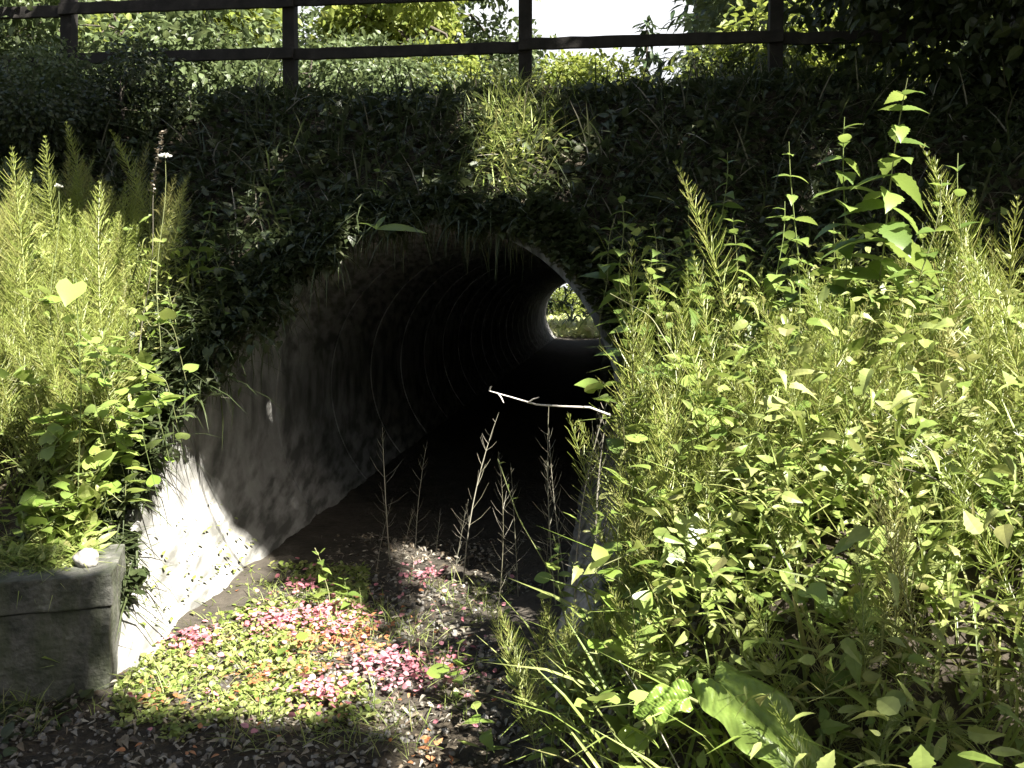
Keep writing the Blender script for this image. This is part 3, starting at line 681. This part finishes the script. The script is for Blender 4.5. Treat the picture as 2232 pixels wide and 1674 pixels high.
scatter_ground('pink_petals', 'fallen pink petals strewn in patches over the sunny channel floor', 'petals', 12000, (-1.1, .7), (2.9, 5.0), [T_ro], (.014, .03), M_pink, -10, 40, (.02, .06),
    near([(-.27, 4.1, .1, .9), (-.42, 4.0, .09, .9), (-.12, 3.95, .08, .6), (-.72, 3.75, .07, 1), (.3, 3.55, .13, .45), (.12, 3.6, .08, .5), (0, 3.33, .06, 1), (-.5, 4.5, .05, .8), (.1, 4.75, .07, .5), (-.1, 3.8, .5, .03)]), inside=True)
scatter_ground('rust_leaves', 'small rust orange fallen leaves strewn over the channel floor', 'fallen leaves', 6000, (-1.1, .8), (2.8, 4.6), [T_ov], (.015, .035), M_orng, -10, 40, (.02, .05),
    near([(-.06, 3.87, .1, .9), (-.2, 3.8, .08, .8), (.05, 3.8, .06, .7), (-.3, 3.4, .06, .8), (-.6, 3.2, .05, .5), (-.1, 3.5, .05, .6), (.5, 2.95, .04, .6), (-.1, 3.6, .5, .03)]), inside=True)
# pebbles
ico = (np.array([(0, 0, 1), (.9, 0, .2), (.3, .85, .2), (-.75, .5, .2), (-.75, -.5, .2), (.3, -.85, .2), (.6, .6, -.4), (-.6, 0, -.5), (.2, -.6, -.5)]) * .5,
       np.array([(0, 1, 2, -1), (0, 2, 3, -1), (0, 3, 4, -1), (0, 4, 5, -1), (0, 5, 1, -1), (1, 6, 2, -1), (2, 6, 3, -1), (3, 7, 4, -1), (4, 7, 8, 5), (1, 5, 8, 6), (6, 8, 7, 3)]))
scatter_ground('gravel', 'grey pebbles and grit on the channel floor near the front', 'gravel', 2600, (-1.5, 1.6), (2.2, 4.8), [ico], (.008, .035), M_gravel, -30, 30, (0, .01), inside=True)
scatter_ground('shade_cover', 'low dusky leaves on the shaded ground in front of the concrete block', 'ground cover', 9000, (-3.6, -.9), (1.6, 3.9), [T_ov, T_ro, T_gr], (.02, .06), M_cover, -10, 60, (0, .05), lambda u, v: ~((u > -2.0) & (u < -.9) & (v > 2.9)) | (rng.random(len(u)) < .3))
# creeping leaves on the lower wall of the pipe
mb = MB(); n = 420; ang = np.radians(rng.uniform(200, 226, n)); vv = rng.uniform(3.0, 4.9, n); keep = rng.random(n) < (np.degrees(ang) - 194) / 34
ang, vv = ang[keep], vv[keep]; ok = vv > pv(ang, RAD) + .0; ang, vv = ang[ok], vv[ok]
u = (RAD - .02) * np.cos(ang); z = ZC + (RAD - .02) * np.sin(ang); x, y = xy(u, vv)
mb.scatter(T_ov, np.stack([x, y, z], 1), frames(rdirs(len(x), -20, 60)) * rng.uniform(.012, .035, len(x))[:, None, None])
tag(link('wall_creeper', mb.mesh('wall_creeper', M_turf)), 'small creeping leaves climbing the sunlit lower wall of the pipe', 'creeper', kind='stuff')
# weeds fringing the outside of the left rim
mb = MB(); n = 15000; ang = np.radians(rng.uniform(64, 212, n)); side = np.clip((np.degrees(ang) - 110) / 60, 0, 1)
rr = RAD + TH * .35 + rng.uniform(-.05, .32, n) * (.6 + .5 * side) + .04 * np.sin(ang * 17) + .03 * np.sin(ang * 41); vv = pv(ang, rr) - .06 + rng.uniform(-.08, .1, n) - .05 * side
ov = (rng.random(n) < .6) * np.clip(1 - np.abs(np.degrees(ang) - 152) / 42, 0, 1); rr = rr - ov * rng.uniform(.05, .34, n); vv = vv - ov * rng.uniform(.05, .3, n)
u = rr * np.cos(ang); z = ZC + rr * np.sin(ang); x, y = xy(u, vv); P_ = np.stack([x, y, z], 1)
mb.scatter(T_ov, P_[::2], frames(rdirs(n // 2, -60, 30)) * rng.uniform(.03, .085, n // 2)[:, None, None])
mb.scatter(T_he, P_[1::4], frames(rdirs(len(P_[1::4]), -60, 30)) * rng.uniform(.03, .07, len(P_[1::4]))[:, None, None])
mb.scatter(T_gr2, P_[3::4], frames(rdirs(len(P_[3::4]), -50, 60)) * rng.uniform(.1, .32, len(P_[3::4]))[:, None, None])
ang2 = np.radians(rng.uniform(-30, 66, 4200)); rr2 = RAD + .03 + rng.uniform(0, .3, 4200); vv2 = pv(ang2, rr2) - .1 + rng.uniform(-.06, .06, 4200)
x2, y2 = xy(rr2 * np.cos(ang2), vv2); P2 = np.stack([x2, y2, ZC + rr2 * np.sin(ang2)], 1); ra = np.stack([np.cos(ang2), ang2 * 0 - .5, np.sin(ang2) * .6], 1) + rng.normal(0, .5, (4200, 3)); 
mb.scatter(T_ov, P2[::2], frames(ra[::2]) * rng.uniform(.03, .08, 2100)[:, None, None]); mb.scatter(T_he, P2[1::2], frames(ra[1::2]) * rng.uniform(.03, .06, 2100)[:, None, None])
tag(link('rim_weeds', mb.mesh('rim_weeds', M_cover)), 'small leaves and grass fringing the left rim of the pipe', 'weeds', kind='stuff')
# strip of weeds between the block and the rim
scatter_ground('strip_weeds', 'tangle of weeds between the concrete block and the pipe rim', 'weeds', 2600, (-1.55, -1.0), (3.3, 4.4), [T_ov, T_gr2, T_la], (.03, .12), M_turf, 0, 80, (0, .3))

# moss and grass lapping over the concrete block
mb = MB(); n = 2600; bx_ = rng.uniform(-.42, .3, n); by_ = rng.uniform(.0, .24, n); c_, s_ = math.cos(R_(17)), math.sin(R_(17))
by_ = by_ * rng.uniform(-.6, 1, n)
P3 = np.stack([-2.06 + bx_ * c_ - by_ * s_, 3.6 + bx_ * s_ + by_ * c_, np.full(n, FLOOR + .465)], 1); d3 = rdirs(n, -5, 50); d3[:, 1] -= .5
mb.scatter(T_gr2, P3[::3], frames(d3[::3]) * rng.uniform(.06, .2, len(P3[::3]))[:, None, None]); mb.scatter(T_ro, P3[1::3], frames(d3[1::3]) * rng.uniform(.01, .03, len(P3[1::3]))[:, None, None]); mb.scatter(T_ov, P3[2::3] + [0, .1, .02], frames(d3[2::3]) * rng.uniform(.02, .06, len(P3[2::3]))[:, None, None])
tag(link('block_weeds', mb.mesh('block_weeds', M_turf)), 'grass and small leaves lapping over the top of the concrete block', 'weeds', kind='stuff')
mb = MB(); n = 1200; a_ = rng.normal(0, .16, n); b_ = rng.normal(0, .32, n); x_, y_ = a_, 6.4 + b_
P4 = np.stack([x_, y_, ground(x_, y_) + rng.uniform(0, .22, n)], 1)
mb.scatter(T_gr, P4[::2], frames(rdirs(n // 2, 20, 85)) * rng.uniform(.1, .28, n // 2)[:, None, None]); mb.scatter(T_ov, P4[1::2], frames(rdirs(n // 2, -20, 50)) * rng.uniform(.03, .07, n // 2)[:, None, None])
tag(link('bank_tuft', mb.mesh('bank_tuft', M_turf)), 'bright tuft of grass and leaves in the single sun spot on the bank', 'grass', kind='stuff')
for k in range(7):
    place_horsetail(random.gauss(0, .15), 6.4 + random.gauss(0, .28), 'short horsetail in the sun spot on the bank below the middle fence post', 'horsetails in the sun spot', random.uniform(.3, .45))
# ------------------------------------------------------------------ trees and shrubs
def crown_mesh(seed, blobs, n, leaf, mat, shell=.45, kind='ovate', name='crown'):
    r = np.random.default_rng(seed); mb = MB(); tot = sum(b[3] ** 2 for b in blobs)
    for bx, by, bz, br in blobs:
        k = int(n * br ** 2 / tot); d = r.normal(0, 1, (k, 3)); d /= np.linalg.norm(d, axis=1)[:, None]
        rad = br * (1 - shell * r.random(k) ** 1.5) * (1 + .25 * np.sin(d[:, 0] * 5 + seed) * np.cos(d[:, 1] * 6) + .12 * np.sin(d[:, 2] * 11 + d[:, 0] * 9))
        P = np.array([bx, by, bz]) + d * rad[:, None] * np.array([1, 1, .8])
        o = d + r.normal(0, .8, (k, 3)); o[:, 2] -= .3
        mb.scatter(leaf_tpl(kind, .25, .3), P, frames(o, r.normal(0, .8, k)) * r.uniform(.6, 1.3, k)[:, None, None] * leaf)
    return mb.mesh(name, mat)
def limb_mesh(seed, h, r0, blobs):
    r = np.random.default_rng(seed); mb = MB(); t = np.linspace(0, 1, 9)
    P = np.stack([.04 * h * np.sin(t * 3 + seed), .03 * h * np.sin(t * 4), h * t], 1); tube(mb, P, r0 * (1 - .75 * t), 9, .5)
    for bx, by, bz, br in blobs:
        i = r.uniform(.35, .85); s = np.array([np.interp(i, t, P[:, k]) for k in range(3)]); e = np.array([bx, by, bz])
        m = (s + e) / 2 + np.array([0, 0, .08 * h]); tube(mb, [s, m, e], [r0 * .35, r0 * .22, r0 * .07], 6, .5)
        for _ in range(5):
            q = r.normal(0, 1, 3); q /= np.linalg.norm(q); tube(mb, [e, e + q * br * .5, e + q * br * .95], [r0 * .07, r0 * .05, r0 * .02], 4, .5)
    return mb.mesh('trunk', M_bark, True)
def blobs_for(seed, h, w, n=9, low=.25):
    r = np.random.default_rng(seed); B = []
    for _ in range(n):
        z = h * r.uniform(low, .92); ww = w * math.sin(math.pi * min(.98, (z / h - low * .6) / (1.02 - low * .6))) ** .6; a = r.uniform(0, 6.28)
        B.append((ww * .55 * math.cos(a), ww * .55 * math.sin(a), z, w * r.uniform(.3, .5)))
    return B
def conifer(seed, h, w, n, leaf):
    r = np.random.default_rng(seed); mb = MB(); tr = MB(); tube(tr, [(0, 0, 0), (0, 0, h * .5), (0, 0, h)], [h * .018, h * .012, .01], 8, .5)
    for q in np.arange(.12, .98, .022):
        for _ in range(5):
            a = r.uniform(0, 6.28); L = w * (1 - q) ** .8 * r.uniform(.7, 1.1); k = max(4, int(n * L / w / 200)); s = r.random(k) ** .7
            P = np.stack([np.cos(a) * L * s, np.sin(a) * L * s, h * q - L * .35 * s ** 1.5 + .1 * L * s], 1) + r.normal(0, .07, (k, 3))
            d = np.tile([math.cos(a), math.sin(a), -.3], (k, 1)) + r.normal(0, .6, (k, 3)); mb.scatter(leaf_tpl('lance', .2, .3), P, frames(d) * leaf)
            tube(tr, [(0, 0, h * q), (math.cos(a) * L * .8, math.sin(a) * L * .8, h * q - L * .2)], [.02, .008], 3, .5)
    return tr.mesh('trunk', M_bark), mb.mesh('crown', M_conif)
TV = []
for i, (h, w, mat) in enumerate([(9, 3.2, M_tree), (11, 3.6, M_tree), (8, 2.8, M_treey), (12, 3.0, M_tree)]):
    B = blobs_for(500 + i, h, w, 13); TV.append((limb_mesh(i, h * .9, .2, B), crown_mesh(600 + i, B, 15000, .2, mat)))
CV = [conifer(1, 11, 2.2, 3000, .45), conifer(2, 13, 2.4, 3000, .5)]
SV = []
for i, (h, w, mat) in enumerate([(2.2, 1.6, M_tree), (1.6, 1.4, M_treey), (2.6, 1.8, M_tree), (1.9, 1.5, M_cover)]):
    B = blobs_for(700 + i, h, w, 9, .12); SV.append((limb_mesh(40 + i, h * .8, .04, B), crown_mesh(800 + i, B, 5500, .1, mat)))
def tree(variant, x, y, label, cat='tree', name='broadleaf_tree', sc=1.0, group=None, z=None):
    o = thing(name, label, cat, (x, y, float(ground(x, y)) - .1 if z is None else z), (0, 0, random.uniform(0, 6.28)), sc, group)
    link('trunk', variant[0], o); link('crown', variant[1], o); return o
GT = 'trees beyond the road'
def tx(px, d): return (px - 1116) / 1933 * d
for px, d, v_, s, lab in [
    (30, 17, 0, 1.0, 'bushy grey green tree at the far left beyond the fence'),
    (230, 22, 1, 1.0, 'tall broadleaf tree second from the left beyond the fence'),
    (320, 14, 2, .8, 'sunlit yellow green tree behind the left bay of the fence'),
    (425, 30, 3, 1.0, 'slim tree just left of the small sky gap beside the fence post'),
    (960, 26, 0, 1.1, 'broad tree to the right of the small sky gap'),
    (905, 23, 2, .95, 'yellow green tree behind the middle bay of the fence'),
    (950, 30, 1, 1.0, 'tall tree just left of the large white sky gap'),
    (790, 36, 1, 1.25, 'pale green tree rising behind the yellow green one beyond the fence'),
    (1640, 34, 3, 1.15, 'slim tree between the conifers and the right hand fence post'),
    (1730, 24, 1, .9, 'tree behind the right bay of the fence beside the conifers'),
    (1850, 16, 0, 1.0, 'dense tree behind the right hand fence post'),
    (2000, 20, 3, 1.0, 'tall tree behind the dark overhanging tree'),
    (2230, 17, 1, 1.0, 'tree at the far right beyond the fence')]:
    tree(TV[v_], tx(px, d), d, lab, sc=s, group=GT)
for px, d, v_, s, lab in [(1150, 34, 0, 1.05, 'slender dark conifer at the left edge of the white sky gap'), (1315, 36, 0, .88, 'small conifer in the middle of the white sky gap'), (1410, 34, 1, .95, 'blurred conifer right of the small one in the sky gap'), (1520, 30, 1, 1.15, 'tall conifer at the right edge of the white sky gap'), (735, 36, 1, 1.2, 'dark conifer right of the small sky gap')]:
    tree(CV[v_], tx(px, d), d, lab, 'conifer', 'conifer', s, 'conifers beyond the road')
GH = 'shrubs along the road verge'
k = 0
for px in range(-60, 2400, 105):
    d = random.uniform(8.3, 11.5); v_ = random.randrange(4)
    s_ = random.uniform(.52, .7) if 560 < px < 1680 else random.uniform(.7, 1.0)
    tree(SV[v_], tx(px, d), d, 'leafy shrub on the verge just behind the timber fence', 'shrub', 'shrub', s_ * d / 9.5, GH); k += 1
# shrubs on the bank in front of the fence, left and right
for px, d, v_, s, lab in [(40, 6.6, 3, .42, 'low dusky shrub on the bank at the far left below the fence'), (270, 6.9, 3, .4, 'low dusky shrub below the left bay of the fence'), (-60, 5.7, 0, .4, 'shaded shrub at the left edge of the bank above the horsetails'), (160, 7.6, 0, .42, 'shrub growing through the left end of the rails')]:
    tree(SV[v_], tx(px, d), d, lab, 'shrub', 'shrub', s)
# the overhanging dark tree at the right
B = [(-.4, -.3, .5, .6), (.3, -.4, .4, .6), (.9, -.2, .5, .7), (-.2, 0, 1.2, .8), (.5, .2, 1.6, .9), (0, .1, 2.4, .9), (.9, -.2, 2.6, 1.1), (.4, .3, 3.3, 1.2), (-.6, .2, 3.2, .8), (1.2, 0, .9, .8), (-.5, .1, 2.0, .5), (1.5, .2, 1.8, 1.0)]
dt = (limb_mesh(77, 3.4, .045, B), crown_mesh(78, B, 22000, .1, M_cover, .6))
tree(dt, 3.85, 5.9, 'dark dense overhanging tree in deep shade at the right end of the fence', name='dark_tree', sc=1.1)

# ------------------------------------------------------------------ unseen tree added for shade; its crown is carved around the sun patches
def lit(x, y, z):                  # volumes meant to be sunlit; crown leaves and limbs shading them are dropped
    u, v = uv(x, y); g = ground_uv(u, v); e = wob(x * 2, y * 2) * .06; L = np.zeros(len(x), bool)
    L |= (u < -1.15) & (u > -4.5) & (v > 3.9 + e) & (v < 5.0 + e * 2 + .15 * (-u - 1.5)) & (z > g + .1) & (z < g + .85)
    L |= (u > -.98) & (u < .1 + (3.9 - v) * .5 + e) & (v > 3.12 + e * 2) & (v < 4.6) & (np.abs(z - FLOOR) < .06)
    L |= (u < -.75) & (u > -1.22) & (z < 1.5) & (v > 3.4) & (v < 4.58 + (1.25 - z) * .5)
    L |= (x > .95) & (x < 2.0) & (y > 3.3) & (y < 4.1) & (z > 1.5) & (z < 2.75)
    L |= (u > .85 + e) & (u < 5.5) & (v > 2.1 - .3 * (u < 1.7)) & (v < 4.6 + .12 * (u - 1) + e) & (z > g + .15) & (z < g + .8) & (wob(x * 2.2 + 2, y * 2.2) > -1.15 + .8 * (v < 2.5))
    L |= (((x - 0.0) / .4) ** 2 + ((y - 6.4) / .58) ** 2 < 1 + e * 9 + .5 * np.sin(x * 23) * np.cos(y * 19)) & (z - g > -.1) & (z - g < .4)
    for a, b, c in FLECKS: L |= ((x - a) ** 2 + (y - b) ** 2 < c * c) & (np.abs(z - g) < .12)
    return L
FLECKS = [(random.uniform(-3.6, 3.6), random.uniform(5.6, 7.6), random.uniform(.1, .17)) for _ in range(40)]
n = 115000
hz = rng.uniform(8.0, 11.5, n); tt0 = (hz - 1.5) / sd.z
gx = rng.uniform(-7.5, 7.5, n); gy = rng.uniform(-1.5, 9.2, n)
P = np.stack([gx + sd.x * tt0, gy + sd.y * tt0, hz], 1); keep = np.ones(n, bool)
for zz in np.arange(.3, 4.1, .1):
    tt = (hz - zz) / sd.z; keep &= ~lit(P[:, 0] - sd.x * tt, P[:, 1] - sd.y * tt, np.full(n, zz))
P = P[keep]
mb = MB(); k = len(P); mb.scatter(leaf_tpl('ovate', .2, .2), P, frames(rdirs(k, -60, 30), rng.normal(0, .4, k)) * rng.uniform(.13, .24, k)[:, None, None])
cr = mb.mesh('crown', M_tree)
TB = np.array([9.0, 2.6, .3])
bt = thing('broadleaf_tree', 'great unseen tree added to shade the bank, its crown carved around the sun patches', 'tree', tuple(TB))
o = link('crown', cr, bt); o.location = tuple(-TB)
mb = MB(); tube(mb, [(0, 0, 0), (.05, .1, 3), (0, 0, 6), (-.1, 0, 8.5)], [.42, .33, .26, .12], 12, .5)
made = 0
for _ in range(300):
    j = P[rng.integers(len(P))] - TB; s_ = np.array([0, 0, rng.uniform(5, 8)]); m_ = (s_ + j) / 2 + (0, 0, .5)
    q = np.concatenate([np.linspace(s_, m_, 25), np.linspace(m_, j, 25)]) + TB; hit = False
    for zz in np.arange(.3, 3.2, .15):
        tt = (q[:, 2] - zz) / sd.z; hit |= bool(lit(q[:, 0] - sd.x * tt, q[:, 1] - sd.y * tt, np.full(50, zz)).any())
    if not hit and j[2] > s_[2] - 1:
        tube(mb, [s_, m_, j], [.13, .08, .03], 6, .5); made += 1
    if made > 16: break
link('trunk', mb.mesh('trunk', M_bark, True), bt)

for k, (x, y, v_, s_) in enumerate([(-13, -6, 0, 1.3), (-8, -11, 1, 1.1), (-3, -14, 3, 1.1), (2.5, -15, 0, 1.2), (-14, 1, 1, 1.1), (14.5, -3, 0, .8), (15, 4, 1, .9), (8, -16, 1, 1.0), (13, -12, 3, 1.0)]):  # unseen trees and shrubs added to block low sky light and deepen shade
    tree(TV[v_], x, y, 'unseen leafy tree added around the camera to block low sky light', sc=s_, group='unseen trees added around the camera')
for k, (x, y, s_) in enumerate([(-9, -4, 1.6), (-6, -7, 1.5), (-2, -8, 1.5), (2, -8.5, 1.6), (6, -8, 1.4), (-10, 0, 1.5), (10.5, -4, 1.4)]):
    tree(SV[k % 4], x, y, 'unseen tall shrub added with the trees that block low sky light', 'shrub', 'shrub', s_, 'unseen shrubs added around the camera')

# sunny growth beyond the far end of the pipe
scatter_ground('far_meadow', 'sunlit grass and weeds beyond the far opening of the pipe', 'meadow', 16000, (-4, 8), (31.3, 50), [T_gr, T_ov, T_gr2], (.15, .6), M_mead, 10, 80, (0, .15))
for k, (u, v, s) in enumerate([(-1.5, 50, 1.1), (1.5, 55, 1.5), (3.8, 52, 1.1), (.2, 60, 1.9), (5.5, 58, 1.8)]):
    x, y = xy(u, v); tree(SV[1], float(x), float(y), 'sunlit shrub seen through the far end of the pipe', 'shrub', 'shrub', s, 'shrubs beyond the far opening')
